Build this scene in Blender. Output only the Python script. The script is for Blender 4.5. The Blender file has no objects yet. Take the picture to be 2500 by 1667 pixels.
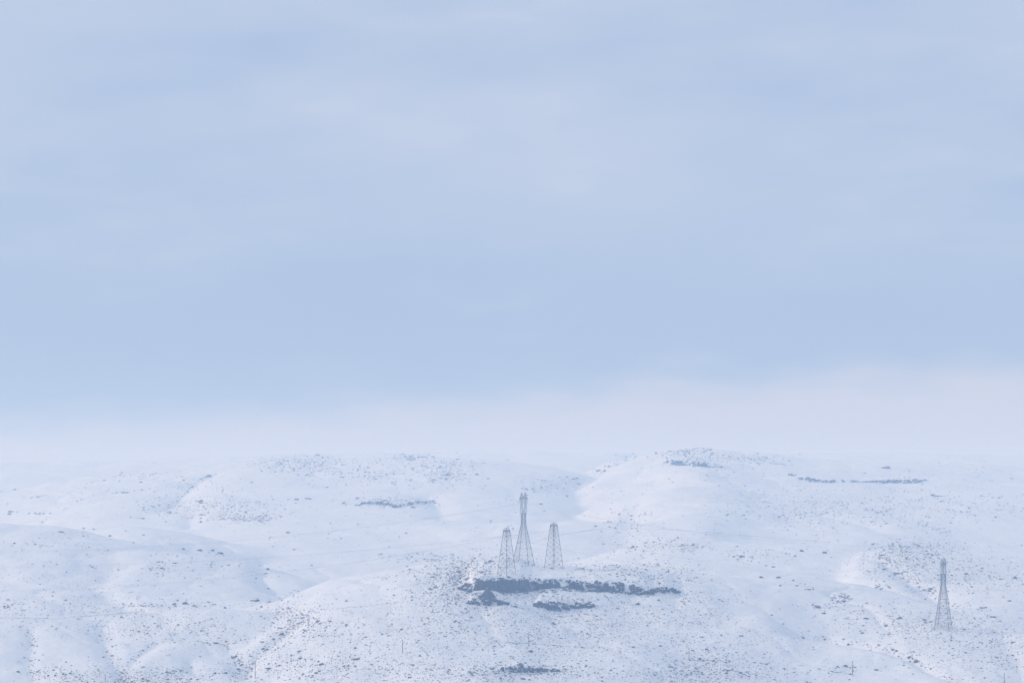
import bpy, bmesh, math, random
import numpy as np
from mathutils import Vector, Matrix

# ------------------------------------------------------------------ camera, sky, sun, exposure
random.seed(7)
RNG = np.random.RandomState(11)
scene = bpy.context.scene
C = scene.collection
FPX, UC, VC, VH = 7089.0, 1250.0, 833.5, 1180.0      # long lens, level camera shifted up

cam_d = bpy.data.cameras.new('camera')
cam_d.sensor_width = 36.0
cam_d.lens = 36.0 * FPX / 2500.0
cam_d.shift_y = (VH - VC) / 2500.0
cam_d.clip_start = 0.5
cam_d.clip_end = 30000
cam = bpy.data.objects.new('camera', cam_d)
C.objects.link(cam)
cam.location = (0, 0, 0)
cam.rotation_euler = (math.radians(90), 0, 0)
scene.camera = cam

SUN_EL, SUN_AZ = 24.0, -84.0                          # degrees; azimuth from +Y (view), minus = left
sd = Vector((math.sin(math.radians(SUN_AZ)) * math.cos(math.radians(SUN_EL)),
             math.cos(math.radians(SUN_AZ)) * math.cos(math.radians(SUN_EL)),
             math.sin(math.radians(SUN_EL))))
sun_d = bpy.data.lights.new('sun', 'SUN')
sun_d.energy = 1.8
sun_d.angle = math.radians(4.0)
sun_d.color = (1.0, 0.90, 0.83)
sun = bpy.data.objects.new('sun', sun_d)
C.objects.link(sun)
sun.rotation_euler = (-sd).to_track_quat('-Z', 'Y').to_euler()

world = bpy.data.worlds.new('World')
scene.world = world
world.use_nodes = True
nt = world.node_tree
nt.nodes.clear()
def N(t, **kw):
    n = nt.nodes.new(t)
    for k, v in kw.items():
        setattr(n, k, v)
    return n
def L(a, b):
    nt.links.new(a, b)
def math_node(op, a, b=None, c=None, clamp=False):
    n = N('ShaderNodeMath', operation=op, use_clamp=clamp)
    for i, x in enumerate((a, b, c)):
        if x is None:
            continue
        if isinstance(x, (int, float)):
            n.inputs[i].default_value = x
        else:
            L(x, n.inputs[i])
    return n.outputs[0]
def smooth(x, lo, hi):
    n = N('ShaderNodeMapRange', interpolation_type='SMOOTHSTEP')
    n.inputs['From Min'].default_value = lo
    n.inputs['From Max'].default_value = hi
    if isinstance(x, (int, float)):
        n.inputs['Value'].default_value = x
    else:
        L(x, n.inputs['Value'])
    return n.outputs['Result']
def mixc(f, a, b):
    n = N('ShaderNodeMix', data_type='RGBA')
    for i, x in ((0, f), (6, a), (7, b)):
        if isinstance(x, (int, float)):
            n.inputs[i].default_value = x
        elif isinstance(x, tuple):
            n.inputs[i].default_value = x
        else:
            L(x, n.inputs[i])
    return n.outputs[2]
def noise(vec, scale, detail=4, rough=0.55):
    n = N('ShaderNodeTexNoise')
    n.inputs['Scale'].default_value = scale
    n.inputs['Detail'].default_value = detail
    n.inputs['Roughness'].default_value = rough
    L(vec, n.inputs['Vector'])
    return n.outputs['Fac']

sky = N('ShaderNodeTexSky', sky_type='NISHITA')
sky.sun_disc = False
sky.sun_elevation = math.radians(SUN_EL)
sky.sun_rotation = math.radians(SUN_AZ)
sky.air_density = 1.0
sky.dust_density = 1.5
tc = N('ShaderNodeTexCoord')
sep = N('ShaderNodeSeparateXYZ')
L(tc.outputs['Generated'], sep.inputs[0])
dx, dy, dz = sep.outputs
hyp = math_node('SQRT', math_node('ADD', math_node('MULTIPLY', dx, dx), math_node('MULTIPLY', dy, dy)))
elev = math_node('DIVIDE', dz, math_node('MAXIMUM', hyp, 0.02))
az = math_node('ARCTAN2', dx, dy)
comb = N('ShaderNodeCombineXYZ')                       # clouds stretched along the horizon
L(math_node('MULTIPLY', az, 1.0), comb.inputs[0])
L(math_node('MULTIPLY', math_node('ADD', elev, math_node('MULTIPLY', az, -0.04)), 3.2), comb.inputs[1])
cvec = comb.outputs[0]
n_big = noise(cvec, 4.6, 3, 0.5)
n_mid = noise(cvec, 22.0, 5, 0.55)
n_edge = noise(cvec, 30.0, 5, 0.5)
veil = math_node('ADD', math_node('MULTIPLY', n_big, 0.84), math_node('MULTIPLY', n_mid, 0.16))
veil = math_node('MULTIPLY', smooth(veil, 0.22, 0.62), math_node('MULTIPLY_ADD', smooth(elev, 0.045, 0.125), 0.88, 0.12))
# the low bank of pale cloud above the hills
edge = math_node('ADD', math_node('MULTIPLY', math_node('SINE', math_node('MULTIPLY', az, 7.0)), 0.0105), 0.0300)
edge = math_node('ADD', edge, math_node('MULTIPLY', math_node('SUBTRACT', n_edge, 0.5), 0.020))
bank = smooth(math_node('SUBTRACT', edge, elev), -0.0085, 0.0095)
SKY_K = 0.085
skys = N('ShaderNodeMix', data_type='RGBA', blend_type='MULTIPLY')
skys.inputs[0].default_value = 1.0
L(sky.outputs[0], skys.inputs[6])
skys.inputs[7].default_value = (SKY_K, SKY_K, SKY_K, 1)
wisp = math_node('MULTIPLY', smooth(noise(cvec, 24.0, 5, 0.55), 0.45, 0.75), smooth(noise(cvec, 9.0, 2, 0.5), 0.44, 0.60))
veil = math_node('ADD', veil, math_node('MULTIPLY', wisp, 0.32), clamp=True)
blue = mixc(veil, (0.392, 0.530, 0.785, 1), (0.565, 0.655, 0.850, 1))
thin = mixc(0.86, skys.outputs[2], blue)              # thin high cloud over the clear sky
col = mixc(math_node('MULTIPLY', bank, 0.92), thin, (0.600, 0.630, 0.735, 1))
bg = N('ShaderNodeBackground')
bg.inputs['Strength'].default_value = 1.0
L(col, bg.inputs['Color'])
out = N('ShaderNodeOutputWorld')
L(bg.outputs[0], out.inputs['Surface'])

scene.view_settings.view_transform = 'Standard'
scene.view_settings.look = 'None'
scene.view_settings.exposure = 0.0
scene.view_settings.gamma = 1.0
scene.view_settings.use_curve_mapping = False
scene.render.engine = 'CYCLES'
scene.cycles.use_denoising = True
scene.cycles.max_bounces = 6
scene.cycles.diffuse_bounces = 3
scene.cycles.volume_bounces = 2
scene.cycles.transparent_max_bounces = 4

# ------------------------------------------------------------------ helpers
def tag(o, label=None, cat=None, group=None, kind=None):
    if label: o['label'] = label
    if cat: o['category'] = cat
    if group: o['group'] = group
    if kind: o['kind'] = kind
    return o

def mesh_obj(name, verts, faces, mat, parent=None, smooth_shade=False):
    me = bpy.data.meshes.new(name)
    me.from_pydata([tuple(v) for v in verts], [], [tuple(f) for f in faces])
    me.materials.append(mat)
    if smooth_shade:
        me.polygons.foreach_set('use_smooth', [True] * len(me.polygons))
    o = bpy.data.objects.new(name, me)
    C.objects.link(o)
    if parent: o.parent = parent
    return o

def empty(name, loc, rz=0.0):
    o = bpy.data.objects.new(name, None)
    o.empty_display_size = 1.0
    C.objects.link(o)
    o.location = loc
    o.rotation_euler = (0, 0, rz)
    return o

def _hash(ix, iy, seed):
    n = (ix.astype(np.int64) * 374761393 + iy.astype(np.int64) * 668265263 + seed * 1442695041) & 0xFFFFFFFF
    n = ((n ^ (n >> 13)) * 1274126177) & 0xFFFFFFFF
    n = (n ^ (n >> 16)) & 0xFFFFFF
    return n / float(0xFFFFFF)

def vnoise(x, y, seed=0):
    x0 = np.floor(x); y0 = np.floor(y)
    fx = x - x0; fy = y - y0
    fx = fx * fx * fx * (fx * (fx * 6 - 15) + 10); fy = fy * fy * fy * (fy * (fy * 6 - 15) + 10)
    a = _hash(x0, y0, seed); b = _hash(x0 + 1, y0, seed)
    c = _hash(x0, y0 + 1, seed); d = _hash(x0 + 1, y0 + 1, seed)
    return (a + (b - a) * fx) * (1 - fy) + (c + (d - c) * fx) * fy - 0.5

def fbm(x, y, seed=0, octv=4, gain=0.5):
    s = 0.0; a = 1.0
    x, y = x * 0.809 - y * 0.588 + 3.1, x * 0.588 + y * 0.809 - 1.7
    for k in range(octv):
        s = s + a * vnoise(x * (2.03 ** k) + 17.3 * k, y * (2.03 ** k) - 9.1 * k, seed + k * 31)
        a *= gain
    return s

# ------------------------------------------------------------------ materials
def new_mat(name):
    m = bpy.data.materials.new(name)
    m.use_nodes = True
    t = m.node_tree
    b = t.nodes['Principled BSDF']
    b.inputs['Roughness'].default_value = 0.85
    b.inputs['Specular IOR Level'].default_value = 0.2
    return m, t, b

def tex_noise(t, vec, scale, detail=3, rough=0.6):
    n = t.nodes.new('ShaderNodeTexNoise')
    n.inputs['Scale'].default_value = scale
    n.inputs['Detail'].default_value = detail
    n.inputs['Roughness'].default_value = rough
    t.links.new(vec, n.inputs['Vector'])
    return n.outputs['Fac']

def ramp(t, fac, stops):
    r = t.nodes.new('ShaderNodeValToRGB')
    els = r.color_ramp.elements
    while len(els) < len(stops): els.new(0.5)
    for e, (p, c) in zip(els, stops):
        e.position = p
        e.color = c if len(c) == 4 else (*c, 1)
    t.links.new(fac, r.inputs['Fac'])
    return r.outputs['Color']

def tmix(t, f, a, b):
    n = t.nodes.new('ShaderNodeMix'); n.data_type = 'RGBA'
    for i, x in ((0, f), (6, a), (7, b)):
        if isinstance(x, float): n.inputs[i].default_value = x
        elif isinstance(x, tuple): n.inputs[i].default_value = x if len(x) == 4 else (*x, 1)
        else: t.links.new(x, n.inputs[i])
    return n.outputs[2]

SNOW = (0.87, 0.865, 0.86)
def snow_material():
    m, t, b = new_mat('snow_cover')
    g = t.nodes.new('ShaderNodeTexCoord')
    vec = g.outputs['Object']
    # dry grass stubble that pokes through thin snow, in loose drifts
    patch = ramp(t, tex_noise(t, vec, 0.017, 3), [(0.46, (0, 0, 0)), (0.66, (1, 1, 1))])
    stub = ramp(t, tex_noise(t, vec, 0.55, 3, 0.7), [(0.55, (0, 0, 0)), (0.70, (1, 1, 1))])
    f = t.nodes.new('ShaderNodeMath'); f.operation = 'MULTIPLY'
    t.links.new(patch, f.inputs[0]); t.links.new(stub, f.inputs[1])
    f2 = t.nodes.new('ShaderNodeMath'); f2.operation = 'MULTIPLY'
    t.links.new(f.outputs[0], f2.inputs[0]); f2.inputs[1].default_value = 0.34
    tone = ramp(t, tex_noise(t, vec, 0.008, 3), [(0.35, (0.83, 0.835, 0.84)), (0.65, (0.88, 0.875, 0.865))])
    c = tmix(t, f2.outputs[0], tone, (0.33, 0.31, 0.29))
    t.links.new(c, b.inputs['Base Color'])
    bp = t.nodes.new('ShaderNodeBump')
    bp.inputs['Strength'].default_value = 0.55
    bp.inputs['Distance'].default_value = 0.5
    h = t.nodes.new('ShaderNodeMath'); h.operation = 'ADD'
    t.links.new(tex_noise(t, vec, 0.32, 4, 0.65), h.inputs[0])
    h2 = t.nodes.new('ShaderNodeMath'); h2.operation = 'MULTIPLY'
    t.links.new(tex_noise(t, vec, 0.05, 3, 0.5), h2.inputs[0]); h2.inputs[1].default_value = 3.0
    t.links.new(h2.outputs[0], h.inputs[1])
    t.links.new(h.outputs[0], bp.inputs['Height'])
    t.links.new(bp.outputs[0], b.inputs['Normal'])
    return m

def rock_material(name, c0, c1, snow_lo=0.74, snow_hi=0.90):
    """bare dark rock with snow lying on what faces up"""
    m, t, b = new_mat(name)
    g = t.nodes.new('ShaderNodeNewGeometry')
    pos = g.outputs['Position']
    rock = ramp(t, tex_noise(t, pos, 0.5, 4), [(0.3, c0), (0.7, c1)])
    s = t.nodes.new('ShaderNodeSeparateXYZ')
    t.links.new(g.outputs['Normal'], s.inputs[0])
    add = t.nodes.new('ShaderNodeMath'); add.operation = 'MULTIPLY_ADD'
    t.links.new(tex_noise(t, pos, 0.8, 3), add.inputs[0]); add.inputs[1].default_value = 0.35
    t.links.new(s.outputs[2], add.inputs[2])
    mr = t.nodes.new('ShaderNodeMapRange'); mr.interpolation_type = 'SMOOTHSTEP'
    mr.inputs['From Min'].default_value = snow_lo + 0.17
    mr.inputs['From Max'].default_value = snow_hi + 0.17
    t.links.new(add.outputs[0], mr.inputs['Value'])
    t.links.new(tmix(t, mr.outputs[0], rock, SNOW), b.inputs['Base Color'])
    return m

def plain_material(name, c0, c1, scale, rough=0.8, metallic=0.0):
    m, t, b = new_mat(name)
    g = t.nodes.new('ShaderNodeTexCoord')
    t.links.new(ramp(t, tex_noise(t, g.outputs['Object'], scale), [(0.3, c0), (0.7, c1)]), b.inputs['Base Color'])
    b.inputs['Roughness'].default_value = rough
    b.inputs['Metallic'].default_value = metallic
    return m

M_SNOW = snow_material()
M_ROCK = rock_material('basalt_rock', (0.030, 0.028, 0.027), (0.062, 0.055, 0.050))
M_CLIFF = rock_material('basalt_cliff', (0.030, 0.029, 0.029), (0.058, 0.054, 0.050), 0.60, 0.75)
M_STEEP = rock_material('basalt_boulder', (0.030, 0.029, 0.029), (0.058, 0.054, 0.050), 0.90, 1.0)
M_SCRUB = rock_material('scrub_and_stone', (0.095, 0.082, 0.072), (0.175, 0.155, 0.138), 0.86, 0.97)
M_STEEL = plain_material('galvanised_steel', (0.16, 0.165, 0.17), (0.25, 0.255, 0.26), 0.3, 0.6, 0.3)
M_CABLE = plain_material('aluminium_cable', (0.14, 0.14, 0.145), (0.20, 0.20, 0.205), 0.1, 0.6, 0.2)
M_WOOD = plain_material('weathered_pole_wood', (0.075, 0.058, 0.045), (0.13, 0.105, 0.085), 2.0)
M_GLASS = plain_material('insulator_porcelain', (0.10, 0.07, 0.05), (0.16, 0.12, 0.09), 3.0, 0.3)
M_TRACK = plain_material('trodden_snow_track', (0.42, 0.40, 0.39), (0.74, 0.75, 0.77), 0.12)

# ------------------------------------------------------------------ terrain: hills one behind the other
# each hill: crest points (u, v, distance), front slope, crest rounding
def H(pts, Y=None, slope=0.1, r=40, back=None):
    return dict(pts=[(p[0], p[1], p[2] if len(p) > 2 else Y) for p in pts], slope=slope, r=r, back=back or slope)
HILLS = [
 H([(-3000,1128),(0,1128),(200,1128),(330,1123),(450,1114),(550,1111),(800,1106),(1000,1105),(1300,1100),(1450,1098),(1540,1105),
    (1650,1114),(1850,1106),(2050,1105),(2150,1103),(2300,1106),(2500,1110),(5000,1112)], 5600, 0.055, 120),
 H([(1380,1262),(1440,1178),(1500,1136),(1540,1113),(1580,1100),(1620,1078),(1700,1060),(1745,1062),(1800,1082),(1900,1106),
    (2000,1118),(2150,1124),(2300,1132),(2500,1140),(5000,1160)], 4100, 0.072, 60),
 H([(-3000,1250),(-200,1228),(0,1206),(75,1182),(160,1161),(225,1151),(340,1144),(450,1137),(560,1124),(700,1114),(850,1112),
    (1000,1109),(1100,1113),(1200,1122),(1300,1140),(1380,1164),(1440,1195),(1520,1240),(1650,1300)], 4000, 0.070, 70),
 H([(380,1275),(440,1216),(480,1176),(524,1160),(600,1151),(711,1149),(800,1161),(900,1179),(1000,1194),(1100,1217),(1200,1245),(1300,1290)], 3500, 0.085, 50),
 H([(100,1250),(170,1215),(230,1200),(300,1196),(370,1205),(420,1230),(470,1270)], 3450, 0.085, 60),
 H([(1500,1290),(1540,1238),(1570,1216),(1610,1202),(1660,1195),(1750,1195),(1850,1207),(2000,1228),(2200,1255),(2600,1290)], 3350, 0.085, 50),
 H([(2050,1230),(2200,1185),(2320,1172),(2500,1180),(2800,1190),(5000,1210)], 3700, 0.075, 60),
 H([(1850,1290),(1980,1262),(2080,1250),(2200,1262),(2330,1285),(2500,1295),(5000,1330)], 3000, 0.085, 50),
 H([(-3000,1330),(300,1330),(500,1319),(650,1319),(800,1309),(950,1292),(1080,1275),(1120,1277),(1180,1272),(1300,1268),(1380,1268),
    (1460,1274),(1560,1290),(1700,1312),(1900,1332),(2100,1346),(2500,1362),(5000,1400)], 2750, 0.10, 40),
 H([(1500,1335),(1650,1299),(1780,1306),(1900,1314),(2030,1323),(2090,1337),(2150,1370),(2250,1425)], 2350, 0.12, 35),
 H([(2090,1370),(2130,1330),(2190,1321),(2280,1327),(2400,1347),(2600,1362),(5000,1420)], 2250, 0.125, 35),
 H([(2280,1440),(2360,1405),(2430,1392),(2520,1395),(2800,1430)], 2020, 0.15, 30),
 H([(170,1310),(270,1252),(325,1246),(375,1256),(450,1286),(520,1312),(640,1345)], 2500, 0.115, 18),
 H([(-3000,1330),(-300,1285),(-120,1266),(0,1256),(70,1253),(131,1254),(187,1267),(262,1291),(310,1309),(420,1336),(600,1390)], 2250, 0.13, 18),
 H([(330,1335),(450,1339),(560,1345),(620,1357),(660,1375),(760,1420),(860,1460)], 2130, 0.135, 30),
 H([(430,1560),(540,1525),(650,1485),(720,1452),(760,1427),(790,1409),(850,1389),(930,1372),(1000,1361),(1080,1350),(1140,1342),(1260,1342),
    (1330,1359),(1380,1374),(1450,1378),(1550,1382),(1700,1402),(1900,1440),(2100,1490),(2300,1560)], 1800, 0.20, 22),
 H([(1380,1400,1950),(1500,1363,1950),(1650,1350,1950),(1780,1363,1930),(1912,1389,1900),(2050,1402,1870),(2118,1410,1850),
    (2211,1425,1820),(2279,1448,1790),(2342,1479,1760),(2436,1500,1730),(2500,1508,1720),(2700,1530,1700),(5000,1620,1650)], None, 0.175, 25),
 H([(-3000,1510),(0,1500),(200,1497),(400,1487),(500,1490),(600,1500),(700,1520),(850,1560),(1000,1630)], 1730, 0.235, 22),
]
def sgrid():
    core = np.linspace(-0.196, 0.196, 860)
    side = 0.196 + np.cumsum(np.linspace(0.0010, 0.016, 34))
    return np.concatenate([-side[::-1], core, side])
def ygrid():
    segs = [np.arange(1120, 1450, 14.0), np.arange(1450, 1960, 1.55), np.arange(1960, 2500, 4.0),
            np.arange(2500, 3400, 6.5), np.arange(3400, 4300, 7.5), np.arange(4300, 5700, 20.0), np.arange(5700, 8200, 150.0)]
    return np.concatenate(segs)
S = sgrid(); YR = ygrid()
SS, YY = np.meshgrid(S, YR)
XX = SS * YY
US = S * FPX + UC

UGRID = np.arange(-3000, 5001, 6.0)
def crest_curve(pts):
    u = [p[0] for p in pts]
    v = np.array([p[1] for p in pts], float); yy = np.array([p[2] for p in pts], float)
    uu = UGRID
    lo, hi = u[0], u[-1]
    vv = np.interp(uu, u, v)
    vv = np.where(uu < lo, v[0] + (lo - uu) * 0.5, vv) if lo > -2900 else vv
    vv = np.where(uu > hi, v[-1] + (uu - hi) * 0.5, vv) if hi < 4900 else vv
    yv = np.interp(uu, u, yy)
    k = np.exp(-0.5 * (np.arange(-15, 16) / 4.5) ** 2); k /= k.sum()
    vv = np.convolve(np.pad(vv, 15, 'edge'), k, 'valid')
    yv = np.convolve(np.pad(yv, 15, 'edge'), k, 'valid')
    return vv, yv
U2 = np.broadcast_to(US[None, :], YY.shape)
stack = []
for i, h in enumerate(HILLS):
    vv, yv = crest_curve(h['pts'])
    d0 = np.interp(US, UGRID, yv)[None, :] - YY
    ym = float(np.mean(yv))
    # spurs and hollows wander as they run down from the crest
    run = np.clip(np.abs(d0) / (0.05 * ym), 0, 1)
    ue = U2 + run * (150.0 * fbm(XX / (0.045 * ym), YY / (0.075 * ym) + i * 7.7, 100 + i, 4) + (0.10 if i % 2 else -0.14) * np.clip(d0, -300, 400) * 1800 / ym)
    vc = np.interp(ue, UGRID, vv); yc = np.interp(ue, UGRID, yv)
    zc = (VH - vc) / FPX * yc
    d = yc - YY + run * fbm(XX / (0.05 * ym), YY / (0.05 * ym) - i * 3.1, 300 + i, 3) * 0.03 * ym
    r = h['r']
    drop = np.where(d > 0, h['slope'], h['back']) * (np.sqrt(d * d + r * r) - r)
    stack.append(zc - drop)
stack = np.array(stack)
zm = stack.max(axis=0)
T = 1.1 + 0.0009 * (YY - 1500).clip(0)
ZZ = zm + T * np.log(np.exp((stack - zm) / T).sum(axis=0)) - 0.3 * T
del stack
def blur_cols(A, sig):
    n = int(3 * sig); k = np.exp(-0.5 * (np.arange(-n, n + 1) / sig) ** 2); k /= k.sum()
    P = np.pad(A, ((0, 0), (n, n)), 'edge')
    out = np.zeros_like(A)
    for i, w in enumerate(k): out += w * P[:, i:i + A.shape[1]]
    return out
G = blur_cols(ZZ, 100.0)
ZZ = G + 0.50 * (blur_cols(ZZ, 3.0) - G)
far = YY / 1800.0
wf = np.clip((YY - 2000) / 1600.0, 0, 1)
ZZ += fbm(XX / 70.0, YY / 110.0, 3, 3) * 3.0 * (1 - wf) + fbm(XX / 120.0, YY / 190.0, 4, 4) * 5.5 * wf
ZZ += fbm(XX / 17.0, YY / 24.0, 5, 3) * 0.95 * (1 - wf) + fbm(XX / 34.0, YY / 48.0, 6, 3) * 1.5 * wf
ZZ += fbm(XX / 4.5, YY / 6.0, 9, 2) * 0.22 * (1 - wf) + fbm(XX / 10.0, YY / 14.0, 10, 2) * 0.35 * wf
wx = XX + 34.0 * fbm(XX / 85.0, YY / 85.0, 71, 3)
for amp, kx, ky, w_ in ((2.6, 58.0, 210.0, 1 - wf), (4.5, 120.0, 420.0, wf)):
    rill = 1 - 2.6 * np.abs(fbm((wx + 0.22 * YY) / kx, YY / ky, 77, 2))       # shallow drainage lines
    ZZ -= np.clip(rill - 0.35, 0, 1) ** 1.5 * amp * w_ * np.clip(fbm(XX / 260.0, YY / 300.0, 81, 2) * 2.0 + 0.7, 0.1, 1)
# fall to the valley floor in front and at the far sides
edge_f = np.clip((1450 - YY) / 320.0, 0, 1)
ZZ = ZZ * (1 - edge_f ** 1.5) + (-215) * edge_f ** 1.5
edge_s = np.clip((np.abs(SS) - 0.30) / 0.17, 0, 1)
ZZ = ZZ * (1 - edge_s ** 2) + (-215) * edge_s ** 2

COLS = np.arange(len(S))
class Caster:
    def __init__(self): self.update()
    def update(self):
        self.M = np.maximum.accumulate(ZZ / YY, axis=0)
    def hit(self, u, v):
        """world point where the line of sight through photo point (u, v) first meets the hills"""
        s = (u - UC) / FPX; t = (VH - v) / FPX
        c = int(np.clip(np.searchsorted(S, s), 1, len(S) - 1))
        if abs(S[c - 1] - s) < abs(S[c] - s): c -= 1
        k = int(np.searchsorted(self.M[:, c], t))
        if k >= len(YR): return None
        if k == 0: return None
        a = ZZ[k - 1, c] / YR[k - 1]; b = ZZ[k, c] / YR[k]
        w = 0.5 if b <= a else np.clip((t - a) / (b - a), 0, 1)
        y = YR[k - 1] + w * (YR[k] - YR[k - 1])
        return Vector((s * y, y, t * y))
CAST = Caster()
def hit(u, v):
    for k in range(60):
        p = CAST.hit(u, v + k)
        if p is not None and p.y < 5700: return p
    return None
def ground(x, y):
    s = x / y
    c = int(np.clip(np.searchsorted(S, s) - 1, 0, len(S) - 2)); k = int(np.clip(np.searchsorted(YR, y) - 1, 0, len(YR) - 2))
    fc = np.clip((s - S[c]) / (S[c + 1] - S[c]), 0, 1); fk = np.clip((y - YR[k]) / (YR[k + 1] - YR[k]), 0, 1)
    return float((ZZ[k, c] * (1 - fc) + ZZ[k, c + 1] * fc) * (1 - fk) + (ZZ[k + 1, c] * (1 - fc) + ZZ[k + 1, c + 1] * fc) * fk)

# gullies: (points in the photo, width m, depth m)
GULLIES = [
 ([(78,1530),(80,1560),(74,1590),(72,1620),(84,1667)], 7, 2.4),
 ([(252,1520),(258,1550),(264,1575),(276,1605),(300,1640),(312,1667)], 8, 3.5),
 ([(748,1503),(704,1540),(655,1574),(629,1597),(605,1640)], 8, 3.0),
 ([(545,1566),(575,1596),(590,1622),(597,1655)], 7, 2.8),
 ([(320,1612),(345,1590),(380,1570)], 6, 2.5),
 ([(466,1608),(474,1640)], 6, 2.5),
 ([(2140,1352),(2168,1372),(2205,1402),(2245,1432),(2290,1460),(2340,1480)], 9, 3.5),
 ([(1550,1110),(1500,1130),(1430,1163),(1402,1190),(1400,1212)], 22, 7.0),
 ([(1556,1228),(1535,1252),(1568,1276)], 18, 6.0),
 ([(1043,1203),(1077,1237),(1079,1267)], 16, 6.0),
 ([(1930,1545),(2062,1567),(2155,1582),(2220,1604),(2268,1634),(2360,1667)], 5, 2.4),
 ([(412,1241),(450,1205),(486,1170),(520,1157)], 15, 5.0),
 ([(464,1255),(464,1290)], 11, 4.0),
 ([(640,1366),(641,1408),(668,1450)], 9, 4.0),
 ([(2440,1540),(2480,1600),(2500,1667)], 9, 2.0),
 ([(1960,1245),(2050,1262),(2110,1275),(2160,1298)], 14, 3.5),
]
GPTS = []
for pts, w, dep in GULLIES:
    P = []
    for (u0, v0), (u1, v1) in zip(pts[:-1], pts[1:]):
        for k in range(8):
            p = hit(u0 + (u1 - u0) * k / 8, v0 + (v1 - v0) * k / 8)
            if p: P.append(p)
    GPTS.append((P, w, dep))
for P, w, dep in GPTS:
    if len(P) < 2: continue
    y0 = min(p.y for p in P) - 4 * w; y1 = max(p.y for p in P) + 4 * w
    s0 = min(p.x / p.y for p in P) - 4 * w / y0; s1 = max(p.x / p.y for p in P) + 4 * w / y0
    k0, k1 = np.searchsorted(YR, [y0, y1]); c0, c1 = np.searchsorted(S, [s0, s1])
    X = XX[k0:k1, c0:c1]; Y = YY[k0:k1, c0:c1]
    D = np.full(X.shape, 1e9)
    for a, b in zip(P[:-1], P[1:]):
        ex, ey = b.x - a.x, b.y - a.y
        l2 = ex * ex + ey * ey
        if l2 > 150 ** 2 or l2 < 1e-6: continue
        tt = np.clip(((X - a.x) * ex + (Y - a.y) * ey) / l2, 0, 1)
        D = np.minimum(D, np.hypot(X - a.x - tt * ex, Y - a.y - tt * ey))
    ZZ[k0:k1, c0:c1] -= dep * np.exp(-np.abs(D / w) ** 1.5)
CAST.update()

# cliff steps: rim (u, v_top, v_bottom) -> the ground behind the rim is a bench
CLIFFS = {
 'main':   [(1116,1436,1437),(1132,1429,1440),(1142,1426,1442),(1154,1420,1448),(1180,1416,1450),(1230,1413,1446),(1270,1413,1446),(1300,1415,1440),(1340,1417,1441),
            (1400,1419,1440),(1450,1421,1442),(1500,1424,1444),(1540,1428,1448),(1575,1434,1450),(1590,1446,1448)],
 'tail':   [(1575,1446,1447),(1595,1436,1444),(1625,1434,1446),(1645,1438,1447),(1660,1444,1445)],
 'lower':  [(1305,1476,1477),(1320,1468,1480),(1350,1472,1488),(1370,1472,1488),(1400,1470,1482),(1435,1474,1481),(1450,1478,1479)],
 'foot':   [(1140,1472,1473),(1155,1462,1474),(1180,1461,1477),(1210,1463,1477),(1235,1470,1474),(1245,1473,1474)],
 'bottom': [(1205,1638,1639),(1230,1630,1638),(1270,1626,1641),(1310,1630,1640),(1360,1634,1638),(1370,1637,1638)],
 'knob':   [(1622,1128,1129),(1635,1124,1133),(1680,1125,1136),(1720,1129,1139),(1755,1134,1141),(1762,1139,1140)],
 'scarp':  [(1918,1154,1155),(1935,1158,1163),(1970,1166,1173),(2010,1172,1177),(2060,1173,1176),(2110,1173,1177),(2170,1172,1177),(2235,1170,1177),(2260,1171,1172)],
 'left':   [(870,1232,1233),(895,1224,1231),(930,1224,1230),(960,1230,1240),(1000,1226,1232),(1050,1221,1226),(1065,1223,1224)],
}
SOLID = {'main': [(1153, 1298), (1303, 1372), (1386, 1430), (1458, 1504)], 'knob': [(1636, 1682), (1690, 1752)], 'lower': [(1340, 1372)]}
RIMS = {}
for name, rim in CLIFFS.items():
    us = np.arange(rim[0][0], rim[-1][0] + 1, 2.0)
    vt = np.interp(us, [p[0] for p in rim], [p[1] for p in rim])
    vb = np.interp(us, [p[0] for p in rim], [p[2] for p in rim])
    base = [hit(u, v) for u, v in zip(us, vb)]
    yb = np.array([p.y for p in base])
    k = np.exp(-0.5 * (np.arange(-6, 7) / 3.0) ** 2); k /= k.sum()
    yb = np.convolve(np.pad(yb, 6, 'edge'), k, 'valid')
    RIMS[name] = (us, vt, vb, yb)
for name, (us, vt, vb, yb) in RIMS.items():
    hh = (vb - vt) / FPX * yb
    yi = np.interp(US, us, yb, left=-1, right=-1)
    hi = np.interp(US, us, hh, left=0, right=0)
    act = (yi > 0)
    cols = COLS[act]
    d = YY[:, cols] - yi[cols][None, :]
    hgt = hi[cols][None, :]
    Lb = np.maximum(9.0 * hgt, 4.0)
    g = np.clip(d / np.maximum(0.55 * hgt, 1.2), 0, 1) * np.where(d > 0, np.exp(-(d / Lb) ** 2), 0)
    ZZ[:, cols] += hgt * g
CAST.update()

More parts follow.
